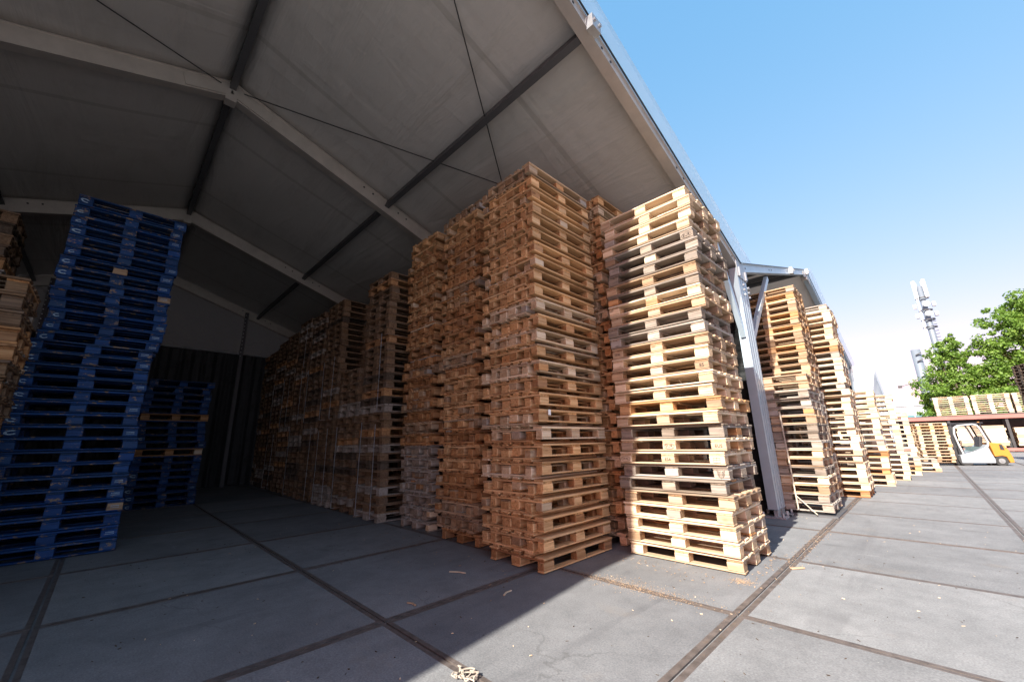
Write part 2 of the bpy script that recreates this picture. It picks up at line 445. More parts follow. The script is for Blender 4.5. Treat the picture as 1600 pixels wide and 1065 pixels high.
def build_tent(label, ridge_y, hw, ridge_z, eave_z, frames, front_over, sheet=None, back=True, wires=True, left_over=None, wall_sides=(-1, 1)):
    T = empty('storage_tent', (frames[0], ridge_y, 0))
    tag(T, label, 'tent', 'aluminium frame storage tents')
    inv = Vector((-frames[0], -ridge_y, 0))
    W = lambda x, y, z: Vector((x, y, z)) + inv
    sl = (ridge_z - eave_z) / hw
    zr = lambda y: ridge_z - abs(y - ridge_y) * sl
    hd = 0.28
    # frames
    for fi, fx in enumerate(frames):
        for sgn in (-1, 1):
            ye = ridge_y + sgn * hw
            bm = bmesh.new()
            fd, up_ = (hd, 0.0) if fi else (0.17, 0.055)
            beam(bm, W(fx, ridge_y, ridge_z + up_), W(fx, ye, eave_z + up_), 0.11, fd - 0.02)
            # flanges give the channel its lines
            for e in (-1, 1):
                o_ = up_ + e * (fd / 2 - 0.008)
                beam(bm, W(fx, ridge_y, ridge_z + o_), W(fx, ye, eave_z + o_), 0.135, 0.018)
            r = part('rafter', bm, M_ALU_SKY if (fi == 0 and not back) else M_ALU, T)
            bm = bmesh.new()
            for t in (0.03, 0.055, 0.30, 0.325, 0.40, 0.425, 0.66, 0.69, 0.95, 0.975):
                y = ridge_y + sgn * hw * t
                for xx in (-1, 1):
                    rod(bm, W(fx + xx * 0.050, y, zr(y) + 0.05), W(fx + xx * 0.062, y, zr(y) + 0.05), 0.017, seg=8)
            hb = part('bolt', bm, M_STEEL_DARK, r)
            tag(hb, kind='stuff')
            # posts
            bm = bmesh.new()
            py = ye - sgn * 0.13
            for dx in (-0.055, 0.055):
                for dy in (-0.056, 0.056):
                    box(bm, W(fx + dx, py + dy, eave_z / 2 + 0.06), (0.022, 0.074, eave_z - 0.12))
            box(bm, W(fx, py - sgn * 0.02, eave_z / 2 + 0.06), (0.09, 0.15, eave_z - 0.13))
            for e in (-1, 1):
                box(bm, W(fx, py + e * 0.095, eave_z / 2 + 0.06), (0.13, 0.028, eave_z - 0.125))
            part('post', bm, M_ALU_SKY, T)
            bm = bmesh.new()
            box(bm, W(fx, py, 0.022), (0.34, 0.36, 0.02))
            box(bm, W(fx + 0.03, py, 0.07), (0.05, 0.2, 0.08))
            for ax in (-1, 1):
                for ay in (-1, 1):
                    rod(bm, W(fx + ax * 0.13, py + ay * 0.14, 0.02), W(fx + ax * 0.13, py + ay * 0.14, 0.09), 0.018, seg=6)
            part('base_plate', bm, M_GALV, T)
            # knee brace
            bm = bmesh.new()
            kb = 2.3 if fi == 0 and sgn < 0 and ridge_y > 5 else 1.0
            beam(bm, W(fx, py - sgn * 0.1, eave_z - 1.25), W(fx, ye - sgn * kb, zr(ye - sgn * kb) - hd / 2), 0.075, 0.10)
            part('knee_brace', bm, M_ALU_SKY, T)
            # eave bracket
            bm = bmesh.new()
            box(bm, W(fx + 0.075, py, eave_z - 0.02), (0.012, 0.26, 0.3))
            box(bm, W(fx + 0.09, py - sgn * 0.05, eave_z - 0.08), (0.03, 0.06, 0.16))
            for k in range(3):
                rod(bm, W(fx + 0.08, py + 0.06, eave_z - 0.3 - k * 0.09), W(fx + 0.11, py + 0.06, eave_z - 0.3 - k * 0.09), 0.022, seg=6)
            part('eave_bracket', bm, M_GALV, T)
        bm = bmesh.new()
        for sgn in (-1, 1):
            beam(bm, W(fx + 0.066, ridge_y, ridge_z - 0.02), W(fx + 0.066, ridge_y + sgn * 0.55, zr(ridge_y + 0.55) - 0.02), 0.014, 0.17)
        box(bm, W(fx, ridge_y, ridge_z - 0.15), (0.15, 0.14, 0.12))
        part('ridge_bracket', bm, M_ALU, T)
    # purlins
    step = hw / 2.72
    for k in (-2, -1, 0, 1, 2):
        y = ridge_y + k * step
        for a, c in zip(frames[:-1], frames[1:]):
            bm = bmesh.new()
            ux = Vector((0, -sl * (1 if k > 0 else -1 if k < 0 else 0), 0))
            n = Vector((0, sl * (1 if k > 0 else -1 if k < 0 else 0), 1))
            beam(bm, W(a - 0.06, y, zr(y) + 0.055), W(c + 0.06, y, zr(y) + 0.055), 0.085, 0.13, up=n)
            part('purlin', bm, M_PURLIN, T)
    for sgn in (-1, 1):
        for a, c in zip(frames[:-1], frames[1:]):
            bm = bmesh.new()
            y = ridge_y + sgn * (hw - 0.05)
            beam(bm, W(a - 0.06, y, eave_z + 0.04), W(c + 0.06, y, eave_z + 0.04), 0.14, 0.2)
            part('eave_purlin', bm, M_ALU, T)
    # purlin end shoes on the front frame
    for k in (-1, 0, 1):
        y = ridge_y + k * step
        bm = bmesh.new()
        box(bm, W(frames[0] + 0.10, y, zr(y) + 0.05), (0.09, 0.16, 0.17))
        for q in (-1, 1):
            rod(bm, W(frames[0] + 0.12, y + q * 0.05, zr(y) + 0.05), W(frames[0] + 0.17, y + q * 0.05, zr(y) + 0.05), 0.022, seg=8)
        part('purlin_shoe', bm, M_GALV, T)
    # roof sheets, one per bay and slope, sagging between the frames
    rnd = random.Random(5)
    for bi, (a, c) in enumerate(zip(frames[:-1], frames[1:])):
        for sgn in (-1, 1):
            bm = bmesh.new()
            nu, nv = 20, 30
            xa = a + (front_over if bi == 0 else 0)
            grid = []
            for u in range(nu + 1):
                row = []
                for v in range(nv + 1):
                    tu, tv = u / nu, v / nv
                    y = ridge_y + sgn * hw * tv * 1.012
                    x = xa + (c - xa) * tu
                    if bi == 0 and u == 0 and left_over and sgn < 0:
                        x = left_over(y)
                    # sag between purlins
                    d = min(abs(tv * 2.72 - q) for q in (0, 1, 2, 2.72))
                    z = zr(y) + hd / 2 + 0.012
                    sag = sin(pi * min(1, max(0, (x - a) / (c - a)))) * min(1, d / 0.5)
                    z -= 0.035 * sag - 0.012 * sin(tu * 9 + tv * 13 + bi) * sag
                    row.append(bm.verts.new(W(x, y, z)))
                grid.append(row)
            for u in range(nu):
                for v in range(nv):
                    bm.faces.new((grid[u][v], grid[u + 1][v], grid[u + 1][v + 1], grid[u][v + 1]))
            # thickness of the coated sheet
            bmesh.ops.recalc_face_normals(bm, faces=bm.faces[:])
            bmesh.ops.solidify(bm, geom=bm.faces[:], thickness=0.006)
            part('roof_sheet', bm, sheet or M_SHEET, T, True)
    # front edge: clear rain flap along the gable
    for sgn in (1,):
        bm = bmesh.new()
        x0 = frames[0] + front_over
        ye = ridge_y + sgn * hw
        n = 24
        pr = None
        for i in range(n + 1):
            y = ridge_y + sgn * hw * 1.01 * i / n
            x = left_over(y) if (left_over and sgn < 0) else x0
            z = zr(y) + hd / 2 + 0.02
            cur = [bm.verts.new(W(x - 0.04, y, z)), bm.verts.new(W(x + 0.12, y, z + 0.012)), bm.verts.new(W(x + 0.17, y, z - 0.04))]
            if pr:
                for q in range(2): bm.faces.new((pr[q], cur[q], cur[q + 1], pr[q + 1]))
            pr = cur
        bmesh.ops.solidify(bm, geom=bm.faces[:], thickness=0.005)
        part('rain_flap', bm, M_CLEAR, T)
    for sgn in (-1, 1):
        ye = ridge_y + sgn * hw
        bm = bmesh.new()
        x = frames[0] + 0.09
        beam(bm, W(x, ridge_y, ridge_z + hd / 2 - 0.005), W(x, ye, eave_z + hd / 2 - 0.005), 0.018, 0.014)
        part('keder_rail', bm, M_STEEL_DARK, T)
    # walls
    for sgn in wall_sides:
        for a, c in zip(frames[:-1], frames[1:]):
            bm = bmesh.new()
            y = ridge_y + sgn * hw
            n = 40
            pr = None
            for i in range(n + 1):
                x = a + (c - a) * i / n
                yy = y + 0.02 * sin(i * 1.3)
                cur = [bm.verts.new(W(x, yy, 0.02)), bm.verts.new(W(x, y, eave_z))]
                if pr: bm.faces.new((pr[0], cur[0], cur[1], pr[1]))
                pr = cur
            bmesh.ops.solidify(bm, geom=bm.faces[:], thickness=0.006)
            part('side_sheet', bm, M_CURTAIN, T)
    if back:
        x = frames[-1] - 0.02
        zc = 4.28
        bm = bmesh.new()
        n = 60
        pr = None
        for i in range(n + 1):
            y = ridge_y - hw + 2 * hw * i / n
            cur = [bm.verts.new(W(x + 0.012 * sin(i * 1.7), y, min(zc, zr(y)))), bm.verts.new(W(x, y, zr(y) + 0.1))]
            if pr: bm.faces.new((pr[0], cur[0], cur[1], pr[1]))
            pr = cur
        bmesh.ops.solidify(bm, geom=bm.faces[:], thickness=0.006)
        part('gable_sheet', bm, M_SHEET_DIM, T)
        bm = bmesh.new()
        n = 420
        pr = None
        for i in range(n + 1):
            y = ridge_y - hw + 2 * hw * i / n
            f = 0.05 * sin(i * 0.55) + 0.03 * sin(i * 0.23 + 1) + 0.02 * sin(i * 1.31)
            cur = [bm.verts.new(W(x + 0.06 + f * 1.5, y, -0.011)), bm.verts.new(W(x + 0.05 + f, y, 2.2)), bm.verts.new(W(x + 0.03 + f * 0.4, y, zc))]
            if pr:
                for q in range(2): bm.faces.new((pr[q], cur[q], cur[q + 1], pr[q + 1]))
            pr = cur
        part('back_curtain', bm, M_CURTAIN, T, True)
        bm = bmesh.new()
        rod(bm, W(x + 0.14, ridge_y - hw, zc), W(x + 0.14, ridge_y + hw, zc), 0.028)
        part('curtain_rail', bm, M_GALV, T)
        for y in (ridge_y, ridge_y + 2.25, ridge_y - 2.25, ridge_y + 4.6, ridge_y - 4.6):
            bm = bmesh.new()
            box(bm, W(x + 0.2, y, zr(y) / 2), (0.08, 0.10, zr(y)))
            gp = part('gable_post', bm, M_PURLIN, T)
            bm = bmesh.new()
            for k in range(16):
                rod(bm, W(x + 0.24, y - 0.03, 4.2 + k * 0.13), W(x + 0.252, y - 0.03, 4.2 + k * 0.13), 0.014, seg=6)
            tag(part('rivet', bm, M_STRAP, gp), kind='stuff')
    if wires:
        a, c = frames[0], frames[1]
        for sgn in (-1, 1):
            ye = ridge_y + sgn * (hw - 0.2)
            for p, q in (((c + 0.05, ridge_y + sgn * 0.12, ridge_z + 0.02), (a - 0.05, ye, eave_z + 0.08)),
                         ((a - 0.05, ridge_y + sgn * 0.12, ridge_z + 0.02), (c + 0.05, ye, eave_z + 0.08))):
                bm = bmesh.new()
                rod(bm, W(*p), W(*q), 0.0085, seg=6)
                part('bracing_wire', bm, M_STEEL_DARK, T)
    return T

def flare(y):                       # left roof sheet's unseen front edge, flared to set the ground shadow's slant
    t = min(1.0, max(0.0, (-3.3 - y) / 3.3))
    return OVER - 0.02 + 0.48 * t
build_tent('large open storage tent full of pallet stacks with dark grey roof overhead', 0.5, 7.1, 6.5, 4.1, FX, OVER - FX[0], left_over=flare)
build_tent('second storage tent beyond the grey posts with its gable showing above the outer pallets', 15.55, 7.96, 6.4, 4.1, FX[:3], 0.05, sheet=M_SHEET_BOUNCE, back=False, wires=False, wall_sides=(1,))

# ------------------------------------------------------------------ pallets
def pallet_spec(L, W, H, inset=0.004):
    t = H * 0.153
    bh = H - 3 * t
    bl, be, bc = 0.125 * L, 0.115 * W, 0.165 * W
    return dict(inset=inset, L=L, W=W, H=H, t=t, bh=bh, bl=bl, be=be, bc=bc)

MESHES = {}
def piece_mesh(name, size, mat, var, cham=0.0055, warp=0.0):
    key = (name, tuple(round(x, 4) for x in size), mat.name, var)
    if key in MESHES: return MESHES[key]
    rr = random.Random(hash(key) & 0xffff)
    bm = bmesh.new()
    box(bm, (0, 0, 0), size)
    for v in bm.verts:
        v.co += Vector((rr.uniform(-.004, .004), rr.uniform(-.0025, .0025), rr.uniform(-.0015, .0015)))
    if name == 'bottom_board':      # chamfered upper long edges
        es = [e for e in bm.edges if abs(e.verts[0].co.x - e.verts[1].co.x) > size[0] * 0.9]
        bmesh.ops.bevel(bm, geom=es, offset=size[2] * 0.38, segments=1, affect='EDGES')
    else:
        bmesh.ops.bevel(bm, geom=bm.edges[:], offset=cham, segments=1, affect='EDGES')
    if warp:
        for v in bm.verts: v.co.z += warp * (v.co.x / size[0]) ** 2 * 4
    MESHES[key] = mesh_of(name, bm, mat)
    return MESHES[key]

def pallet_layout(S):
    """(name, length, width, height, x, y, z, turned) for every piece of one pallet"""
    L, W, H, t, bh, bl, be, bc = (S[k] for k in ('L', 'W', 'H', 't', 'bh', 'bl', 'be', 'bc'))
    out = []
    IN = S['inset']
    ys = ((-(W - be) / 2 + IN, be), (0, bc), ((W - be) / 2 - IN, be))
    yb = ((-(W - be) / 2 + 0.003, be), (0, bc), ((W - be) / 2 - 0.003, be))
    for y, w in yb: out.append(('bottom_board', L - 0.004, w - 0.006, t - 0.005, 0, y, t / 2 + 0.0025, False))
    for x in (-(L - bl) / 2 + IN * 0.7, 0, (L - bl) / 2 - IN * 0.7):
        for y, w in ys: out.append(('block', bl, w, bh, x, y, t + bh / 2, False))
        out.append(('stringer', W - 2 * IN - 0.006, bl, t, x, 0, H - 1.5 * t, True))
    dw, dn = 0.165 * W, 0.12 * W
    g = (W - 3 * dw - 2 * dn) / 4
    y = -W / 2
    for w in (dw, dn, dw, dn, dw):
        out.append(('deck_board', L, w, t, 0, y + w / 2, H - t / 2, False)); y += w + g
    return out

ORD = ['bottom', 'second', 'third', 'fourth', 'fifth', 'sixth', 'seventh', 'eighth', 'ninth', 'tenth', 'eleventh', 'twelfth',
       'thirteenth', 'fourteenth', 'fifteenth', 'sixteenth']
LOOK = {'pale': 'pale pine', 'warm': 'honey coloured', 'brown': 'reddish brown', 'aged': 'stained tan', 'grey': 'weathered grey', 'grimy': 'grimy grey', 'old': 'old brown', 'dark': 'dark brown', 'blue': 'blue painted'}

def rank(i, n):
    if i == 0: return 'bottom pallet'
    if i == n - 1: return 'top pallet'
    if i < n / 2: return ORD[i] + ' pallet from the ground'
    return ORD[n - 1 - i] + ' pallet from the top'

PALLETS = []
def make_pallet(name, S, tone, loc, rz, label, group, tilt=(0, 0), swap=0.06, rr=random, bswap=0.16):
    root = empty(name, loc, rz)
    root.rotation_euler = (tilt[0], tilt[1], rz)
    tag(root, label, 'pallet', group)
    kids = []
    for nm, l, w, h, x, y, z, turned in pallet_layout(S):
        tn = tone
        if tone != 'blue' and rr.random() < (bswap if nm == 'block' else swap): tn = rr.choice(('pale', 'aged', 'brown', 'grey')) if tone != 'warm' else rr.choice(('pale', 'brown', 'aged'))
        if tone == 'blue' and nm == 'block' and rr.random() < 0.05: tn = 'aged'
        me = piece_mesh(nm, (l, w, h), TONES[tn], rr.randrange(2), warp=0 if nm in ('block',) else rr.choice((0, 0, 0, 0.0015)))
        o = link(nm, me, root, (x + rr.uniform(-.004, .004), y + rr.uniform(-.003, .003), z),
                 (0, 0, (pi / 2 if turned else 0) + rr.uniform(-.006, .006) * (3 if nm == 'block' else 0.5)))
        kids.append((nm, x, y, o))
    PALLETS.append(root)
    return root, kids

def stack(where, n, S, cx, cy, rz, tones, group, name='wooden_pallet', jit=0.012, z0=0.0, lean=(0, 0), seed=1, skip=0, total=None, swap=0.06, shift=None):
    rr = random.Random(seed)
    res = []
    tot = total or n
    off = tot - n
    for i in range(n):
        tone = tones(i, rr) if callable(tones) else tones
        z = z0 + i * S['H'] + 0.013
        dx, dy = rr.gauss(0, jit), rr.gauss(0, jit)
        if shift: 
            sx, sy = shift(i); dx += sx; dy += sy
        label = f"{LOOK[tone]} {rank(i + off, tot)} in the {where}"
        res.append(make_pallet(name, S, tone, (cx + dx + lean[0] * z, cy + dy + lean[1] * z, z), rz + rr.gauss(0, 0.008), label, group,
                               (rr.gauss(0, .0015), rr.gauss(0, .0015)), swap, rr))
    return res

HEAVY = pallet_spec(1.17, 0.90, 0.1715, 0.018)
NEST = pallet_spec(1.16, 0.765, 0.1315, 0.006)
DEL = 0.132                                       # sideways step between the two pallets of a nested pair
LAYER = NEST['H'] + 2 * NEST['t']

def pair_rank(i, n):
    if i == 0: return 'first pair'
    if i == n - 1: return 'top pair'
    if i < n / 2: return ORD[i] + ' pair from below'
    return ORD[n - 1 - i] + ' pair from the top'

def nested(where, n, cx, cy, rz, tones, group, seed, jit=0.012):
    """one pallet on the ground, then n pairs, in each an upturned pallet with a second one let down into it"""
    rr = random.Random(seed)
    c, sn = cos(rz), sin(rz)
    def put(lx, ly, z, tone, label, flip):
        x, y = lx + rr.gauss(0, jit), ly + rr.gauss(0, jit * 0.35)
        make_pallet('wooden_pallet', NEST, tone, (cx + x * c - y * sn, cy + x * sn + y * c, z + (NEST['H'] if flip else 0)), rz + rr.gauss(0, 0.006),
                    label, group, (pi if flip else 0, rr.gauss(0, .0015)), 0.05, rr)
    t = tones(0, rr)
    put(0, -DEL / 2, 0.013, t, f"{LOOK[t]} bottom pallet on the ground, {where}", False)
    for i in range(n):
        z = 0.013 + NEST['H'] + i * LAYER + 0.001
        t = tones(i, rr)
        put(rr.uniform(-.03, .03), DEL / 2, z, t, f"{LOOK[t]} upturned pallet, {pair_rank(i, n)}, {where}", True)
        t2 = t if rr.random() < 0.6 else tones(i, rr)
        put(0, -DEL / 2, z + 2 * NEST['t'], t2, f"{LOOK[t2]} upright pallet, {pair_rank(i, n)}, {where}", False)

THIN = pallet_spec(1.11, 0.92, 0.132)
BLUE = pallet_spec(1.16, 0.90, 0.1485)

warm_mix = lambda i, r: r.choices(('warm', 'brown', 'pale', 'aged'), (7, 1, 3, 1))[0]
brown_mix = lambda i, r: r.choices(('brown', 'warm', 'aged'), (6, 4, 2))[0]

# corner stack in the tent mouth, the two stacks to its left and the one squeezed in behind
nested('tall corner stack', 25, -3.14, 3.64, pi / 2, warm_mix, 'pallets in the tall corner stack', 3)
nested('second shaded stack from the corner', 26, -4.32, 3.83, pi / 2, brown_mix, 'pallets in the second shaded stack', 4, 0.016)
nested('third shaded stack, grey at its foot', 26, -5.50, 3.93, pi / 2, lambda i, r: 'grey' if i < 6 else brown_mix(i, r), 'pallets in the third shaded stack', 5, 0.016)
nested('stack squeezed behind the corner', 26, -3.09, 4.99, pi / 2, warm_mix, 'pallets in the stack behind the corner', 6, 0.018)
# sunlit stack
RT = ['pale', 'pale', 'pale', 'pale', 'aged', 'grimy', 'grey', 'pale', 'pale', 'grimy', 'pale', 'warm', 'pale', 'pale', 'aged', 'pale', 'aged', 'grey',
      'grimy', 'aged', 'pale', 'grimy', 'aged', 'grimy', 'grimy', 'grey', 'pale', 'pale', 'pale', 'pale']
SH = {11: (0.05, 0), 7: (0.0, 0.0), 24: (0.03, 0), 23: (0.02, 0.0)}
sun_stack = stack('sunlit stack beside the posts', 30, THIN, -1.915, 4.62, 0.0, lambda i, r: RT[i], 'pallets in the sunlit front stack', seed=8,
                  jit=0.014, shift=lambda i: SH.get(i, (0, 0)))

# ink stamps on the sunlit pallets
def text_mesh(txt, size, mat, name='stamp'):
    c = D.curves.new('stamp_text', 'FONT')
    c.body = txt; c.size = size; c.align_x = 'CENTER'; c.align_y = 'CENTER'
    c.extrude = 0.0006; c.resolution_u = 2
    o = D.objects.new('stamp_text', c)
    COL.objects.link(o)
    dg = bpy.context.evaluated_depsgraph_get()
    me = D.meshes.new_from_object(o.evaluated_get(dg))
    D.objects.remove(o); D.curves.remove(c)
    me.name = name
    me.materials.clear(); me.materials.append(mat)
    return me
ST = {k: text_mesh(k, s, M_INK) for k, s in (('EUR', 0.045), ('EPAL', 0.036), ('ES', 0.05), ('EUS', 0.042), ('ESA', 0.042), ('IPPC', 0.035))}
bm = bmesh.new()                                   # oval ring round a stamp
N = 24
for i in range(N):
    a, c = 2 * pi * i / N, 2 * pi * (i + 1) / N
    vs4 = [bm.verts.new((0.056 * r * cos(t), 0, 0.029 * r * sin(t))) for r, t in ((1, a), (1, c), (0.92, c), (0.92, a))]
    bm.faces.new(vs4)
ring_mesh = mesh_of('stamp', bm, M_INK)
bm = bmesh.new()                                   # ear of wheat with IPPC beside
for i in range(5):
    beam(bm, (-0.008, 0, -0.03 + i * 0.012), (-0.030 - 0.002 * i, 0, -0.012 + i * 0.012), 0.001, 0.006, up=(0, 1, 0))
    beam(bm, (0.008, 0, -0.03 + i * 0.012), (0.030 + 0.002 * i, 0, -0.012 + i * 0.012), 0.001, 0.006, up=(0, 1, 0))
beam(bm, (0, 0, -0.045), (0, 0, 0.03), 0.001, 0.005, up=(0, 1, 0))
wheat_mesh = mesh_of('stamp', bm, M_INK)
bm = bmesh.new()
for x in (-0.03, 0.0, 0.03): beam(bm, (x, 0, -0.024), (x, 0, 0.024), 0.001, 0.004, up=(0, 1, 0))
for z in (-0.024, 0.0, 0.024): beam(bm, (-0.03, 0, z), (0.03, 0, z), 0.001, 0.004, up=(0, 1, 0))
grid_mesh = mesh_of('stamp', bm, M_INK)

def stamp(pal, col, what):
    """col -1, 0, 1: which block of the front (-y) long side"""
    for nm, x, y, o in pal[1]:
        if nm == 'block' and y < -0.1 and abs(x - col * (THIN['L'] - THIN['bl']) / 2) < 0.05:
            d = -THIN['be'] / 2 - 0.0035
            if what in ST:
                link('stamp', ST[what], o, (0, d, 0), (pi / 2, 0, 0))
            else:
                link('stamp', {'ring': ring_mesh, 'wheat': wheat_mesh, 'grid': grid_mesh}[what], o, (0, d, 0))
for i, spec in {6: (('wheat', 1), ('ESA', -1)), 7: (('grid', 1), ('ESA', 0), ('EPAL', -1), ('ring', -1)),
                8: (('EUS', 1), ('EUR', 0), ('ring', 0)), 14: (('ES', 1),), 25: (('EUR', 1), ('ring', 1)), 16: (('EPAL', -1),)}.items():
    for w, c in spec: stamp(sun_stack[i], c, w)

# blue pallets
bm = bmesh.new()                                    # open white C mark
for i in range(18):
    a, c = 0.75 + i * (4.8 / 18), 0.75 + (i + 1) * (4.8 / 18)
    bm.faces.new([bm.verts.new((0.048 * r * cos(t), 0, 0.026 * r * sin(t))) for r, t in ((1.1, a), (1.1, c), (0.62, c), (0.62, a))])
c_mesh = mesh_of('painted_mark', bm, M_MARK)
bm = bmesh.new()
for i in range(7): box(bm, (-0.033 + i * 0.011, 0, 0.012), (0.007, 0.001, 0.012))
for i in range(9): box(bm, (-0.036 + i * 0.009, 0, -0.008), (0.006, 0.001, 0.006))
code_mesh = mesh_of('painted_mark', bm, M_MARK)

def blue_marks(pals, rr, every=1.0):
    for root, kids in pals:
        for nm, x, y, o in kids:
            if nm == 'block' and y < -0.2:          # front long side
                if x < -0.2 and rr.random() < 0.7 * every:
                    cm = link('painted_mark', c_mesh, o, (rr.uniform(-.01, .01), -BLUE['be'] / 2 - 0.005, rr.uniform(-.006, .006)), (0, rr.uniform(-.25, .25), 0))
                    k = rr.uniform(0.6, 1.05); cm.scale = (k * rr.uniform(0.8, 1.2), 1, k)
                if x > 0.2 and rr.random() < 0.7 * every:
                    link('painted_mark', code_mesh, o, (rr.uniform(-.01, .01), -BLUE['be'] / 2 - 0.005, 0))
def bshift(i):
    if i < 9: return (0.12, -0.02)
    if i < 17: return (-0.02, -0.03)
    return (-0.22, 0.05)
# front long side faces +x: local -y -> world +x  => rotate by +90 degrees
bl = stack('front blue column at the left', 31, BLUE, -7.78, -0.30, pi / 2, 'blue', 'blue pallets in the front column', name='blue_pallet', seed=21, jit=0.012, shift=bshift)
blue_marks(bl, random.Random(2))
bl2 = stack('lower blue stack in the dark', 18, BLUE, -12.0, 0.98, pi / 2, lambda i, r: 'blue' if i not in (7, 12) else 'brown', 'blue pallets in the rear stack', name='blue_pallet', seed=22, jit=0.02)
blue_marks([p for p in bl2 if p[0]['label'].startswith('blue')], random.Random(3), 0.4)

# brown pallets at the left picture edge
stack('brown stack at the left edge', 17, HEAVY, -6.65, -1.40, pi / 2, lambda i, r: r.choice(('old', 'old', 'brown')), 'pallets at the left edge', seed=31, jit=0.02)

# outdoor row in front of the second tent
mix_old = lambda i, r: r.choices(('aged', 'grey', 'pale', 'grimy'), (4, 4, 3, 3))[0]
mix_new = lambda i, r: r.choices(('pale', 'warm', 'aged', 'grey'), (8, 1, 2, 1))[0]
stack('low strapped stack right of the posts', 16, THIN, -1.72, 8.30, 0.0, mix_old, 'pallets in the low strapped stack', seed=41, z0=0.06)
stack('high stack under the second gable', 15, THIN, -1.86, 9.72, 0.0, lambda i, r: r.choice(('warm', 'aged', 'aged')), 'pallets under the second gable', seed=42, z0=2.14, total=15)

# forklift load
LOADP = pallet_spec(0.92, 0.70, 0.114)
FK = radians(22)
stack('load on the forklift', 13, LOADP, 0.10, 23.0, FK, lambda i, r: r.choice(('pale', 'warm', 'pale', 'aged')), 'pallets carried by the forklift', seed=44, z0=0.10, jit=0.015)

# everything else is one mass of pallets
class Mass:
    def __init__(s): s.v, s.f, s.m, s.a = [], [], [], []
    def add(s, S, loc, rz, mi, rr):
        c, sn = cos(rz), sin(rz)
        for nm, l, w, h, x, y, z, turned in pallet_layout(S):
            if turned: l, w = w, l
            a = rr.random(); n = len(s.v)
            jx, jy = rr.uniform(-.005, .005), rr.uniform(-.004, .004)
            for dx, dy, dz in ((-1, -1, -1), (1, -1, -1), (1, 1, -1), (-1, 1, -1), (-1, -1, 1), (1, -1, 1), (1, 1, 1), (-1, 1, 1)):
                px, py = x + jx + dx * l / 2, y + jy + dy * w / 2
                s.v.append((loc[0] + px * c - py * sn, loc[1] + px * sn + py * c, loc[2] + z + dz * h / 2 * 0.985))
                s.a.append(a)
            for q in ((0, 3, 2, 1), (4, 5, 6, 7), (0, 1, 5, 4), (1, 2, 6, 5), (2, 3, 7, 6), (3, 0, 4, 7)):
                s.f.append(tuple(n + k for k in q)); s.m.append(mi)
mass = Mass()
def mstack(n, S, cx, cy, rz, mix, seed, z0=0.0, jit=0.014):
    rr = random.Random(seed)
    for i in range(n):
        mi = rr.choices(range(len(mix)), mix)[0]
        mass.add(S, (cx + rr.gauss(0, jit), cy + rr.gauss(0, jit), z0 + 0.013 + i * S['H']), rz + rr.gauss(0, .008), mi, rr)
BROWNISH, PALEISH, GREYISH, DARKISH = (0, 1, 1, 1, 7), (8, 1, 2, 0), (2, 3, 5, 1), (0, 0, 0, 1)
# banded row going back into the tent
STRAPS = []
BAND = pallet_spec(1.17, 0.90, 0.132, 0.012)
for k in range(9):
    cx = -6.66 - k * 1.16
    cy = 3.75 + 0.045 * k
    n = (32, 20, 33, 33, 34, 33, 33, 32, 32)[k]
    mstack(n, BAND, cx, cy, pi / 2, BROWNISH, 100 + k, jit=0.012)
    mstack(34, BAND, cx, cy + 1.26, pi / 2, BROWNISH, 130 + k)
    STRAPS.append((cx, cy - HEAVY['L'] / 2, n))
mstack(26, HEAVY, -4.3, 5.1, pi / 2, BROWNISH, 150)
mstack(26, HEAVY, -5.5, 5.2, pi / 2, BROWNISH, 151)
# unseen row along the left side, added to keep light out of the tent
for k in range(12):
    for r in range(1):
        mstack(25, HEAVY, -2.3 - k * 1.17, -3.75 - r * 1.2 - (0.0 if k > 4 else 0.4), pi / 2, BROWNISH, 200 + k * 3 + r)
# outdoor row, going away
mstack(15, THIN, -1.86, 9.72, 0, (2, 2, 4, 0), 160, z0=0.06)
mstack(30, THIN, -1.50, 11.10, 0, PALEISH, 168, jit=0.018)
mstack(26, HEAVY, -8.87, -1.98, pi / 2, BROWNISH, 169)
mstack(30, THIN, -2.86, 11.05, 0, PALEISH, 161)
mstack(17, THIN, -1.28, 13.75, 0.02, PALEISH, 162)
mstack(17, THIN, -1.02, 15.55, 0.03, PALEISH, 163)
mstack(17, THIN, -2.3, 14.6, 0.03, PALEISH, 166)
mstack(14, THIN, -0.82, 17.5, 0.02, (6, 1, 3, 0), 164)
mstack(14, THIN, -2.0, 17.5, 0.02, (6, 1, 3, 0), 167)
mstack(3, THIN, -0.45, 19.3, 0.06, PALEISH, 165)
# dark stack at the right edge
mstack(29, THIN, 3.72, 26.2, 0.3, DARKISH, 170, jit=0.01)
# pallets standing on the storage rack
RACK_Y = 40.0
WIDE = pallet_spec(1.62, 0.9, 0.135)
for k in range(5):
    mstack(9, WIDE, 1.62 + k * 1.72, RACK_Y, 0.0, (3, 0, 4, 0), 180 + k, z0=2.32, jit=0.01)
me = D.meshes.new('pallet_mass')
me.from_pydata(mass.v, [], mass.f)
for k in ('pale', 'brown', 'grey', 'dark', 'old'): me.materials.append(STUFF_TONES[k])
me.polygons.foreach_set('material_index', mass.m)
at = me.attributes.new('piece', 'FLOAT', 'POINT')
at.data.foreach_set('value', mass.a)
pm = link('pallet_mass', me)
tag(pm, 'further stacked pallets deep in the tent and far along the yard', 'pallets', kind='stuff')

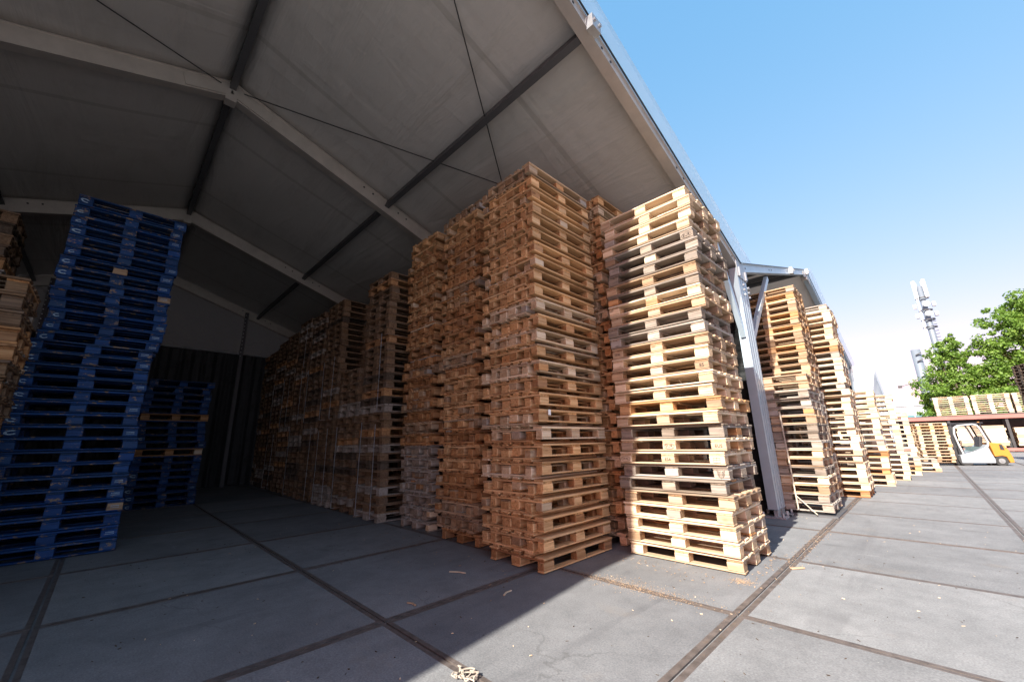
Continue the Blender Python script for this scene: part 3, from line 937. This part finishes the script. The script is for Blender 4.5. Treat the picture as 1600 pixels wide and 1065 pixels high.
# steel straps down the banded stacks
rr = random.Random(9)
for k, (cx, fy, n) in enumerate(STRAPS[:7]):
    for dx in (-0.27, 0.27):
        for z0, z1 in ((0.06, 1.62), (1.75, 3.1), (3.2, 4.4)):
            if z1 > n * BAND['H'] or rr.random() < 0.25: continue
            bm = bmesh.new()
            z1 = z1 - rr.uniform(0, 0.1)
            x = dx + rr.uniform(-.03, .03)
            q = rr.uniform(-.03, .03)
            y0 = -0.035
            beam(bm, (x, y0, 0), (x + q, y0, z1 - z0), 0.022, 0.003, up=(0, 1, 0))
            beam(bm, (x, y0, 0), (x, y0 + 0.5, 0), 0.022, 0.003, up=(0, 0, 1))
            o = part('steel_strap', bm, M_STRAP, None, loc=(cx, fy, z0))
            tag(o, f"{'left' if dx < 0 else 'right'} steel strap on the {'lower' if z0 < 1 else 'middle' if z0 < 3 else 'upper'} lot of the {('nearest', 'second', 'third', 'fourth', 'fifth', 'sixth', 'seventh')[k]} banded stack", 'strap', 'steel straps on the banded stacks')
bm = bmesh.new()
beam(bm, (0, 0, 0.05), (-0.02, 0, 1.55), 0.02, 0.004, up=(0, 1, 0))
beam(bm, (0, 0, 0.25), (0.24, -0.05, 0.0), 0.014, 0.004, up=(0, 1, 0))
o = part('plastic_strap', bm, M_TAN, None, loc=(-1.60, 7.815, 0.05))
tag(o, 'loose tan strap hanging down the low stack right of the posts', 'strap')
bm = bmesh.new()
box(bm, (0, 0, 0.022), (1.20, 0.98, 0.035)); bevel(bm, 0.006)
o = part('base_sheet', bm, M_PURLIN, None, loc=(-1.72, 8.29, 0.0))
tag(o, 'flat dark steel base plate under the low strapped stack', 'plate')
# sticker on the corner stack
bm = bmesh.new(); box(bm, (0, 0, 0), (0.003, 0.04, 0.055))
o = part('paper_tag', bm, M_WHITE, None, loc=(-2.683, 3.20, 1.49))
tag(o, 'small white paper tag on the corner stack', 'tag')

# ------------------------------------------------------------------ forklift
M_ORANGE = plain('orange_paint', (0.46, 0.19, 0.025), 0.5, 0, 0.05, 4)
M_LGREY = plain('pale_grey_paint', (0.26, 0.285, 0.31), 0.4, 0, 0.05, 4)
M_OFFWHITE = plain('cab_paint', (0.42, 0.43, 0.44), 0.45, 0, 0.05, 4)
M_BLACK = plain('black_plastic', (0.025, 0.025, 0.028), 0.6, 0, 0.2, 8)
M_RIM = plain('rim_grey', (0.22, 0.225, 0.23), 0.5, 0.2, 0.1, 10)
def prism(bm, pts, y0, y1):
    a = [bm.verts.new((x, y0, z)) for x, z in pts]
    c = [bm.verts.new((x, y1, z)) for x, z in pts]
    n = len(pts)
    bm.faces.new(a); bm.faces.new(c[::-1])
    for i in range(n): bm.faces.new((a[i], c[i], c[(i + 1) % n], a[(i + 1) % n]))
    bmesh.ops.recalc_face_normals(bm, faces=bm.faces[:])
# local: x to the rear, y away from the viewer, units metres (built at 0.8 to the yard)
F = empty('forklift', (1.18, 23.44, 0), FK)
F.scale = (0.785, 0.785, 0.785)
tag(F, 'white and orange forklift carrying a pallet stack at the far right', 'forklift')
bm = bmesh.new()
prism(bm, [(-0.74, 0.13), (0.42, 0.13), (0.44, 0.30), (0.36, 0.62), (0.30, 0.98), (0.12, 0.80), (-0.3, 0.62), (-0.62, 0.55), (-0.74, 0.5)], -0.5, 0.5)
bevel(bm, 0.025, 2)
part('body', bm, M_LGREY, F)
bm = bmesh.new()
prism(bm, [(0.46, 0.42), (0.44, 0.62), (0.38, 1.06), (0.78, 1.02), (0.98, 0.72), (1.06, 0.36), (1.06, 0.16), (0.92, 0.14), (0.86, 0.40), (0.72, 0.46)], -0.48, 0.48)
bevel(bm, 0.03, 2)
cw = part('counterweight', bm, M_ORANGE, F)
bm = bmesh.new(); prism(bm, [(0.70, 0.74), (0.84, 0.72), (0.80, 0.96), (0.70, 0.97)], -0.497, -0.485)
part('vent', bm, M_STEEL_DARK, cw)
for y in (-0.36, 0.36):
    wh = empty('rear_wheel', (0.66, y, 0.23)); wh.parent = F
    bm = bmesh.new(); rod(bm, (0, -0.09, 0), (0, 0.09, 0), 0.23, seg=28); bevel(bm, 0.012)
    part('tyre', bm, M_RUBBER, wh)
    bm = bmesh.new(); rod(bm, (0, -0.096, 0), (0, 0.096, 0), 0.115, seg=20); rod(bm, (0, -0.115, 0), (0, 0.115, 0), 0.05, seg=10)
    part('rim', bm, M_RIM, wh)
    wh = empty('front_wheel', (-0.55, y, 0.28)); wh.parent = F
    bm = bmesh.new(); rod(bm, (0, -0.1, 0), (0, 0.1, 0), 0.28, seg=28); bevel(bm, 0.012)
    part('tyre', bm, M_RUBBER, wh)
    bm = bmesh.new(); rod(bm, (0, -0.11, 0), (0, 0.11, 0), 0.16, seg=20)
    part('rim', bm, M_RIM, wh)
for y in (-0.46, 0.46):                              # side hoop of the cab
    bm = bmesh.new()
    pts = [(-0.60, 0.50), (-0.68, 0.95), (-0.74, 1.45), (-0.69, 1.78), (-0.52, 1.88), (0.0, 1.92), (0.14, 1.88), (0.22, 1.70), (0.36, 1.10), (0.33, 0.92), (0.18, 0.80), (-0.25, 0.62), (-0.60, 0.52)]
    for p, q in zip(pts[:-1], pts[1:]):
        beam(bm, (p[0], y, p[1]), (q[0], y, q[1]), 0.055, 0.06, up=(0, 1, 0))
        bmesh.ops.create_icosphere(bm, subdivisions=1, radius=0.034, matrix=Matrix.Translation((q[0], y, q[1])))
    part('cab_frame', bm, M_OFFWHITE, F)
bm = bmesh.new(); box(bm, (-0.24, 0, 1.97), (1.3, 0.9, 0.06)); bevel(bm, 0.015)
part('overhead_guard', bm, M_BLACK, F)
bm = bmesh.new()
for y in (-0.38, 0.38): beam(bm, (0.30, y, 1.9), (0.50, y, 1.05), 0.05, 0.05)
part('rear_post', bm, M_BLACK, F)
bm = bmesh.new(); prism(bm, [(0.31, 1.82), (0.33, 1.82), (0.52, 1.10), (0.50, 1.10)], -0.36, 0.36)
part('rear_window', bm, M_GLASS, F)
bm = bmesh.new(); prism(bm, [(-0.64, 0.62), (-0.62, 0.62), (-0.70, 1.72), (-0.72, 1.72)], -0.40, 0.40)
part('windscreen', bm, M_GLASS, F)
bm = bmesh.new(); box(bm, (0.02, 0, 0.80), (0.42, 0.44, 0.14)); bevel(bm, 0.03, 2)
seat = part('seat', bm, M_BLACK, F)
bm = bmesh.new(); beam(bm, (0.2, 0, 0.82), (0.30, 0, 1.34), 0.42, 0.12); bevel(bm, 0.03, 2)
part('backrest', bm, M_BLACK, seat)
bm = bmesh.new()
beam(bm, (-0.66, 0, 0.6), (-0.44, 0, 1.0), 0.05, 0.05)
for i in range(14):
    a, c = 2 * pi * i / 14, 2 * pi * (i + 1) / 14
    beam(bm, (-0.44 + 0.06 * cos(a), 0.17 * sin(a), 1.0 + 0.15 * cos(a)), (-0.44 + 0.06 * cos(c), 0.17 * sin(c), 1.0 + 0.15 * cos(c)), 0.025, 0.025)
part('steering_wheel', bm, M_BLACK, F)
bm = bmesh.new(); box(bm, (-0.62, 0, 0.68), (0.2, 0.8, 0.3)); bevel(bm, 0.02)
part('dashboard', bm, M_BLACK, F)
bm = bmesh.new()
for y in (-0.3, 0.3):
    box(bm, (-0.80, y, 1.05), (0.10, 0.09, 1.95)); box(bm, (-0.88, y, 1.0), (0.08, 0.07, 1.8))
for z in (0.35, 1.1, 1.95): box(bm, (-0.81, 0, z), (0.07, 0.66, 0.08))
part('mast', bm, M_STEEL_DARK, F)
bm = bmesh.new()
for y in (-0.24, 0.24):
    box(bm, (-1.45, y, 0.09), (1.05, 0.10, 0.035)); box(bm, (-0.95, y, 0.32), (0.04, 0.10, 0.5))
part('fork', bm, M_STEEL_DARK, F)
bm = bmesh.new(); prism(bm, [(-0.58, 0.66), (-0.28, 0.68), (0.10, 0.86), (-0.54, 0.94)], -0.512, -0.504)
part('door_glass', bm, M_GLASS, F)
bm = bmesh.new(); rod(bm, (0.36, -0.2, 1.93), (0.36, -0.2, 2.03), 0.05, 0.04, seg=12)
part('beacon', bm, M_ORANGE, F)

# ------------------------------------------------------------------ far yard
M_RED = plain('faded_red_paint', (0.30, 0.115, 0.095), 0.7, 0, 0.12, 2, stain=(0.42, 0.25, 0.2))
R = empty('storage_rack', (-1.5, RACK_Y, 0))
tag(R, 'long low rack with red beams behind the forklift', 'rack')
XL, XR = -1.5, 16.0
for z, h in ((2.14, 0.24), (0.16, 0.18)):
    for y in (-0.9, 0.9):
        bm = bmesh.new(); box(bm, ((XR - XL) / 2, y, z), (XR - XL, 0.12, h)); bevel(bm, 0.01)
        part('beam', bm, M_RED, R)
for k in range(8):
    bm = bmesh.new()
    for y in (-0.8, 0.8): box(bm, (0.3 + k * 2.45, y, 1.0), (0.12, 0.12, 2.0))
    part('upright', bm, M_STEEL_DARK, R)
bm = bmesh.new(); box(bm, ((XR - XL) / 2, 0, 2.29), (XR - XL, 1.68, 0.03))
part('shelf', bm, M_STEEL_DARK, R)
bm = bmesh.new(); box(bm, ((XR - XL) / 2, 0.95, 1.1), (XR - XL, 0.03, 1.9))
part('back_panel', bm, M_STEEL_DARK, R)
pk = None
for k in range(7):
    x0 = -0.9 + k * 2.42
    hgt = (1.15, 1.3, 1.2, 1.28, 1.5, 1.4, 1.5)[k]
    t = empty('lumber_pack', (x0 + 1.0, RACK_Y, 0.28))
    tag(t, ['pale timber pack at the far left end of the red rack', 'pale timber pack left of the forklift load on the red rack', 'timber pack hidden behind the carried pallets on the red rack',
            'timber pack seen through the forklift cab', 'square pale timber pack just right of the forklift', 'pale timber pack at the right picture edge', 'timber pack beyond the right picture edge'][k],
        'timber pack', 'timber packs on the red rack')
    rr = random.Random(70 + k)
    rows = int(hgt / 0.16)
    lay = {}
    for i in range(rows):
        for y in range(4):
            key = (i + y) % 3
            me = piece_mesh('lumber_board', (2.05, 0.34, 0.145), TONES['pale'], key)
            link('board', me, t, (rr.uniform(-.04, .04), -0.55 + y * 0.36, 0.17 + i * 0.155))
    bm = bmesh.new()
    for x in (-0.8, 0, 0.8): box(bm, (x, 0, 0.045), (0.1, 1.4, 0.09))
    part('bearer', bm, TONES['aged'], t)

# white hall beyond the pallets: closed gable
M_PANEL = plain('white_panel', (0.76, 0.78, 0.80), 0.5, 0, 0.03, 1.0)
H = empty('white_hall', (-1.9, 41.4, 0))
tag(H, 'big white closed hall with pointed gable showing above the outdoor pallets', 'building')
bm = bmesh.new()
pr = [(-7.4, 0), (7.6, 0), (7.6, 3.95), (0, 6.15), (-7.4, 3.95)]
bm.faces.new([bm.verts.new((0, y, z)) for y, z in pr])
part('gable_wall', bm, M_SHEET_BLUEISH, H)
for y0, z0, y1, z1 in ((-7.55, 3.93, 0.03, 6.2), (-0.03, 6.2, 7.75, 3.93)):
    bm = bmesh.new(); bm.faces.new([bm.verts.new(v) for v in ((-26, y0, z0), (0.12, y0, z0), (0.12, y1, z1), (-26, y1, z1))])
    part('roof', bm, M_SHEET_WHITE, H)
bm = bmesh.new(); box(bm, (-13, -7.38, 1.97), (25.6, 0.1, 3.9))
part('side_wall', bm, M_SHEET_WHITE, H)
bm = bmesh.new()
for y in (-7.3, -2.5, 2.5, 7.5): box(bm, (0.035, y, 1.9), (0.06, 0.12, 3.8))
part('wall_post', bm, M_GALV, H)

# low white building far behind
Bd = empty('office_building', (-4.0, 84.0, 0))
tag(Bd, 'low white building with one dark window far behind the pallets', 'building')
bm = bmesh.new(); box(bm, (0, 3, 2.6), (11.6, 6, 5.2)); bevel(bm, 0.05)
part('wall', bm, M_PANEL, Bd)
bm = bmesh.new(); box(bm, (0, 3, 5.3), (12.0, 6.4, 0.25)); part('roof', bm, M_GALV, Bd)
M_TEAL = plain('window_pane', (0.10, 0.22, 0.24), 0.08, 0, 0.1, 1)
for x in (3.5, -1.0, -4.5):
    bm = bmesh.new(); box(bm, (x, -0.03, 3.2), (2.3, 0.1, 1.75)); w = part('window', bm, M_WHITE, Bd)
    bm = bmesh.new(); box(bm, (x, -0.09, 3.2), (2.0, 0.04, 1.45)); part('pane', bm, M_TEAL, w)
    bm = bmesh.new(); box(bm, (x, -0.12, 3.2), (0.07, 0.05, 1.45)); part('mullion', bm, M_WHITE, w)

# ------------------------------------------------------------------ masts
M_POLE = plain('mast_grey', (0.17, 0.20, 0.235), 0.5, 0.2, 0.06, 0.5)
A = empty('phone_mast', (3.15, 74.0, 0))
tag(A, 'tall grey phone mast with white antenna panels at its top', 'mast')
bm = bmesh.new(); rod(bm, (0, 0, 0), (0, 0, 20.3), 0.42, 0.26, seg=20); part('pole', bm, M_POLE, A, True)
for k, a in enumerate((-2.5, -0.9, 0.9, 2.4)):
    bm = bmesh.new(); box(bm, (0.62 * sin(a), -0.62 * cos(a), 19.8), (0.42, 0.2, 2.5), a); bevel(bm, 0.05)
    part('antenna_panel', bm, M_WHITE, A)
for z in (17.6, 16.3):
    for a in (-1.7, 0.2, 1.7):
        bm = bmesh.new()
        p = Vector((0.72 * sin(a), -0.72 * cos(a), z))
        rod(bm, p, p + Vector((0.3 * sin(a), -0.3 * cos(a), 0)), 0.36, 0.33, seg=16)
        part('dish', bm, M_WHITE, A)
bm = bmesh.new()
for z in (18.6, 16.9, 15.6, 14.6):
    for i in range(10):
        a, c = 2 * pi * i / 10, 2 * pi * (i + 1) / 10
        beam(bm, (0.62 * cos(a), 0.62 * sin(a), z), (0.62 * cos(c), 0.62 * sin(c), z), 0.1, 0.12)
part('bracket_ring', bm, M_STEEL_DARK, A)
bm = bmesh.new()
for k in range(24):
    z = 6 + k * 0.42
    beam(bm, (0.3, -0.5, z), (0.62, -0.62, z), 0.06, 0.06)
tag(part('climbing_rung', bm, M_STEEL_DARK, A), kind='stuff')
bm = bmesh.new(); beam(bm, (-0.5, -0.3, 8), (-0.5, -0.3, 18.5), 0.14, 0.14); part('cable_tray', bm, M_WHITE, A)
B_ = empty('light_mast', (1.12, 70.0, 0))
tag(B_, 'shorter grey pole with side arm, left of the trees', 'mast')
bm = bmesh.new(); rod(bm, (0, 0, 0), (0, 0, 11.35), 0.52, 0.44, seg=20); part('pole', bm, M_POLE, B_, True)
bm = bmesh.new()
for z in (10.6, 9.8, 7.9): 
    beam(bm, (-0.1, -0.62, z), (0.45, -0.6, z + 0.25), 0.1, 0.1)
part('bracket', bm, M_STEEL_DARK, B_)
bm = bmesh.new(); beam(bm, (-0.4, 0, 7.4), (-2.1, 0, 7.0), 0.07, 0.07); box(bm, (-2.2, 0, 6.95), (0.4, 0.3, 0.3))
part('side_arm', bm, M_STEEL_DARK, B_)

# ------------------------------------------------------------------ trees
def leaf_mat(name, a, b_, c):
    m, nt, b = new_mat(name)
    geo = nt.nodes.new('ShaderNodeNewGeometry')
    n = noise(nt, geo.outputs['Position'], 0.9, 4, 0.6)
    r = geo.outputs['Random Per Island']
    f = math_n(nt, 'ADD', math_n(nt, 'MULTIPLY', n, 0.5), math_n(nt, 'MULTIPLY', r, 0.5))
    col = ramp(nt, f, [(0.25, a), (0.5, b_), (0.78, c)])
    nt.links.new(col, b.inputs['Base Color'])
    b.inputs['Roughness'].default_value = 0.5
    tr = nt.nodes.new('ShaderNodeBsdfTranslucent')
    nt.links.new(mixc(nt, 1.0, col, (1.1, 1.2, 0.6), 'MULTIPLY'), tr.inputs['Color'])
    mx = nt.nodes.new('ShaderNodeMixShader'); mx.inputs[0].default_value = 0.35
    out = nt.nodes['Material Output']
    nt.links.new(b.outputs[0], mx.inputs[1]); nt.links.new(tr.outputs[0], mx.inputs[2]); nt.links.new(mx.outputs[0], out.inputs[0])
    return m
M_LEAF = leaf_mat('spring_leaves', (0.075, 0.15, 0.02), (0.14, 0.25, 0.035), (0.22, 0.33, 0.06))
M_LEAF2 = leaf_mat('hedge_leaves', (0.035, 0.08, 0.015), (0.07, 0.14, 0.025), (0.12, 0.19, 0.04))
M_BARK = plain('bark', (0.10, 0.075, 0.055), 0.9, 0, 0.3, 3, 0.4)

def leafy(bm, c, rad, n, size, rr, flat=0.8):
    for _ in range(n):
        d = Vector((rr.gauss(0, 1), rr.gauss(0, 1), rr.gauss(0, 1))).normalized() * rad * (rr.random() ** 0.45)
        d.z *= flat
        p = Vector(c) + d
        nrm = (Vector((rr.gauss(0, 1), rr.gauss(0, 1), rr.gauss(0.6, 0.8)))).normalized()
        t = nrm.orthogonal().normalized()
        t = Matrix.Rotation(rr.uniform(0, 6.28), 3, nrm) @ t
        u = nrm.cross(t)
        s = size * rr.uniform(0.6, 1.3)
        bm.faces.new([bm.verts.new(p + v) for v in (t * s, u * s * 0.55 + nrm * s * 0.15, -t * s * 0.9, -u * s * 0.55 + nrm * s * 0.15)])

def tree(label, base, hgt, crown, seed, leafn=120, size=0.3):
    rr = random.Random(seed)
    T = empty('leafy_tree', base)
    tag(T, label, 'tree', 'trees behind the rack')
    bm = bmesh.new()
    rod(bm, (0, 0, 0), (0.1, 0, hgt * 0.45), 0.34, 0.2, seg=10)
    ends = []
    for cx, cy, cz, r in crown:
        a = Vector((0.1, 0, hgt * rr.uniform(0.25, 0.45))); e = Vector((cx, cy, cz))
        mid = a.lerp(e, 0.5) + Vector((rr.uniform(-.3, .3), rr.uniform(-.3, .3), 0.3))
        rod(bm, a, mid, 0.11, 0.08, seg=6, caps=False); rod(bm, mid, e, 0.08, 0.03, seg=6, caps=False)
    part('trunk', bm, M_BARK, T)
    bm = bmesh.new()
    for cx, cy, cz, r in crown:
        for k in range(int(22 * r)):
            d = Vector((rr.gauss(0, 1), rr.gauss(0, 1), rr.gauss(0, 1))).normalized() * r * rr.uniform(0.3, 1.25)
            d.z *= 0.85
            leafy(bm, Vector((cx, cy, cz)) + d, r * rr.uniform(0.22, 0.5), leafn, size * 0.62, rr, 0.75)
    cr = part('crown', bm, M_LEAF, T)
    return T
tree('smaller young leafy tree right of the grey poles', (3.0, 62, 0), 9, [(0.5, 0, 10.5, 1.0), (-0.3, 0, 9.0, 1.3), (1.2, 0.5, 8.9, 1.2), (-0.9, 0, 7.2, 1.4), (0.9, 0.5, 7.3, 1.4), (2.4, 0.2, 7.4, 1.0), (-1.6, -.4, 5.6, 1.3), (0.2, 0, 5.6, 1.6), (1.7, .5, 5.6, 1.3), (-0.6, 0, 4.0, 1.5), (1.4, 0, 4.0, 1.5), (-2.0, .3, 3.7, 1.0)], 51, 70, 0.2)
tree('larger bright leafy tree at the right edge', (9.6, 62, 0), 14, [(-2.2, 0, 11.9, 1.4), (-0.2, 0, 13.2, 1.5), (2.0, 0, 12.5, 1.8), (-3.0, .4, 9.6, 1.4), (-1.0, 0, 10.4, 1.8), (1.4, 0, 9.6, 2.2), (-2.4, 0, 7.4, 1.6), (-0.3, 0, 7.2, 2.0), (2.4, 0, 6.6, 2.3), (-1.6, 0, 5.2, 1.8), (1.0, 0, 4.4, 2.2), (4.4, 0, 9.5, 2.2), (3.4, 0, 11.6, 1.9), (4.6, 0, 6.4, 2.4), (-2.6, 0, 8.6, 1.2), (0.2, 0, 11.8, 1.6), (-3.6, 0, 6.0, 1.2)], 52, 75, 0.24)
def bush(name, label, base, blobs, seed, mat, leafn=120, size=0.22):
    rr = random.Random(seed)
    T = empty(name, base); tag(T, label, name)
    bm = bmesh.new()
    for cx, cy, cz, r in blobs:
        for k in range(int(8 * r)):
            d = Vector((rr.gauss(0, 1), rr.gauss(0, 1), rr.gauss(0, 1))).normalized() * r * rr.uniform(0.3, 1)
            leafy(bm, Vector((cx, cy, cz)) + d, r * 0.5, leafn, size, rr)
    part('foliage', bm, mat, T)
    bm = bmesh.new()
    for cx, cy, cz, r in blobs: rod(bm, (cx * 0.8, cy, 0), (cx, cy, cz), 0.09, 0.03, seg=6)
    part('stem', bm, M_BARK, T)
bush('shrub', 'bushy green shrub mass below the two trees behind the rack', (6.4, 58, 0), [(-3.6, 0, 2.6, 1.3), (-2, 0, 3.4, 1.4), (0, 0, 3.5, 1.5), (2, 0, 3.4, 1.5), (4, 0, 3.6, 1.6), (6, 0, 3.4, 1.6), (8, 0, 3.2, 1.6)], 61, M_LEAF)
bush('hedge', 'low clipped hedge in front of the white office building', (-0.2, 80, 0), [(-6 + k * 1.1, 0, 1.5, 1.0) for k in range(8)], 62, M_LEAF2, 90)

# ------------------------------------------------------------------ litter on the ground
rr = random.Random(77)
M_CHIP = TONES['pale']
def litter(name, label, n, where, smin, smax, mat):
    bm = bmesh.new()
    for _ in range(n):
        x, y = where()
        l = rr.uniform(smin, smax)
        mtx = Matrix.Translation((x, y, 0.016)) @ Matrix.Rotation(rr.uniform(0, 6.28), 4, 'Z') @ Matrix.Rotation(rr.uniform(-.25, .25), 4, 'Y')
        box(bm, (0, 0, 0), (l, l * rr.uniform(0.07, 0.35), rr.uniform(0.001, 0.004)), M=mtx)
    o = part(name, bm, mat)
    tag(o, label, 'litter', kind='stuff')
def foot():
    a = rr.random()
    if a < 0.35: return rr.gauss(-2.0, 0.5), 4.10 + rr.gauss(0, 0.12) - abs(rr.gauss(0, .15))
    if a < 0.5: return -1.33 + abs(rr.gauss(0, 0.08)), rr.uniform(4.1, 5.2)
    if a < 0.8: return rr.uniform(-5.6, -2.6), 3.0 - abs(rr.gauss(0, 0.35))
    return rr.uniform(-1.2, -0.9), rr.uniform(3, 12)
litter('wood_splinters', 'pale wood splinters lying along the foot of the stacks', 260, foot, 0.004, 0.024, TONES['aged'])
litter('wood_splinters', 'scattered pale wood bits across the concrete', 260, lambda: (rr.uniform(-7, 1.5), rr.uniform(0.3, 9)), 0.004, 0.02, TONES['pale'])
litter('bark_crumbs', 'dark bark crumbs strewn over the concrete', 500, lambda: (rr.uniform(-7, 0.5), rr.uniform(0.0, 6)), 0.004, 0.02, TONES['dark'])
def heap():
    if rr.random() < 0.6: return rr.gauss(-1.95, 0.30), 3.31 + rr.gauss(0, 0.07)
    if rr.random() < 0.5: return rr.gauss(-1.32, 0.05), 4.02 + rr.gauss(0, .04)
    return -1.14 + rr.gauss(0, 0.045), rr.uniform(4.7, 7.0)
litter('sawdust', 'orange sawdust and chips gathered in the slab joints', 1700, heap, 0.002, 0.008, TONES['aged'])
# a few loose sticks one can pick out
for x, y, l, a, lab in ((-3.35, 2.55, 0.17, 0.5, 'thin curved stick near the corner stack foot'), (-2.62, 2.5, 0.12, 1.9, 'short stick lying at the shadow edge'), (-3.0, 1.85, 0.10, 0.2, 'short pale stick beside the crossing of the joints')):
    bm = bmesh.new()
    beam(bm, (-l / 2, 0, 0), (0, 0.012, 0), 0.012, 0.008); beam(bm, (0, 0.012, 0), (l / 2, -0.006, 0), 0.011, 0.008)
    o = part('stick', bm, TONES['pale'], loc=(x, y, 0.018)); o.rotation_euler = (0, 0, a)
    tag(o, lab, 'stick', 'loose sticks on the concrete')
bm = bmesh.new(); box(bm, (0, 0, 0.008), (0.13, 0.035, 0.014)); bevel(bm, 0.004)
o = part('wood_offcut', bm, TONES['pale'], loc=(-1.06, 4.72, 0.012)); o.rotation_euler = (0, 0, 0.9)
tag(o, 'pale wood offcut lying beside the joint right of the sunlit stack', 'offcut')
# frayed rope scrap
bm = bmesh.new()
pts = []
for i in range(60):
    t = i / 59
    pts.append(Vector((0.075 * sin(t * 17) * (1 - t * .4) + rr.uniform(-.012, .012), 0.045 * cos(t * 23) + rr.uniform(-.012, .012), 0.012 + 0.012 * abs(sin(t * 31)))))
for p, q in zip(pts[:-1], pts[1:]): beam(bm, p, q, 0.005, 0.005)
o = part('rope_scrap', bm, M_TAN, loc=(-1.93, 1.53, 0.01)); o.rotation_euler = (0, 0, 0.3)
tag(o, 'tangled scrap of pale rope on the joint at the bottom edge', 'rope')
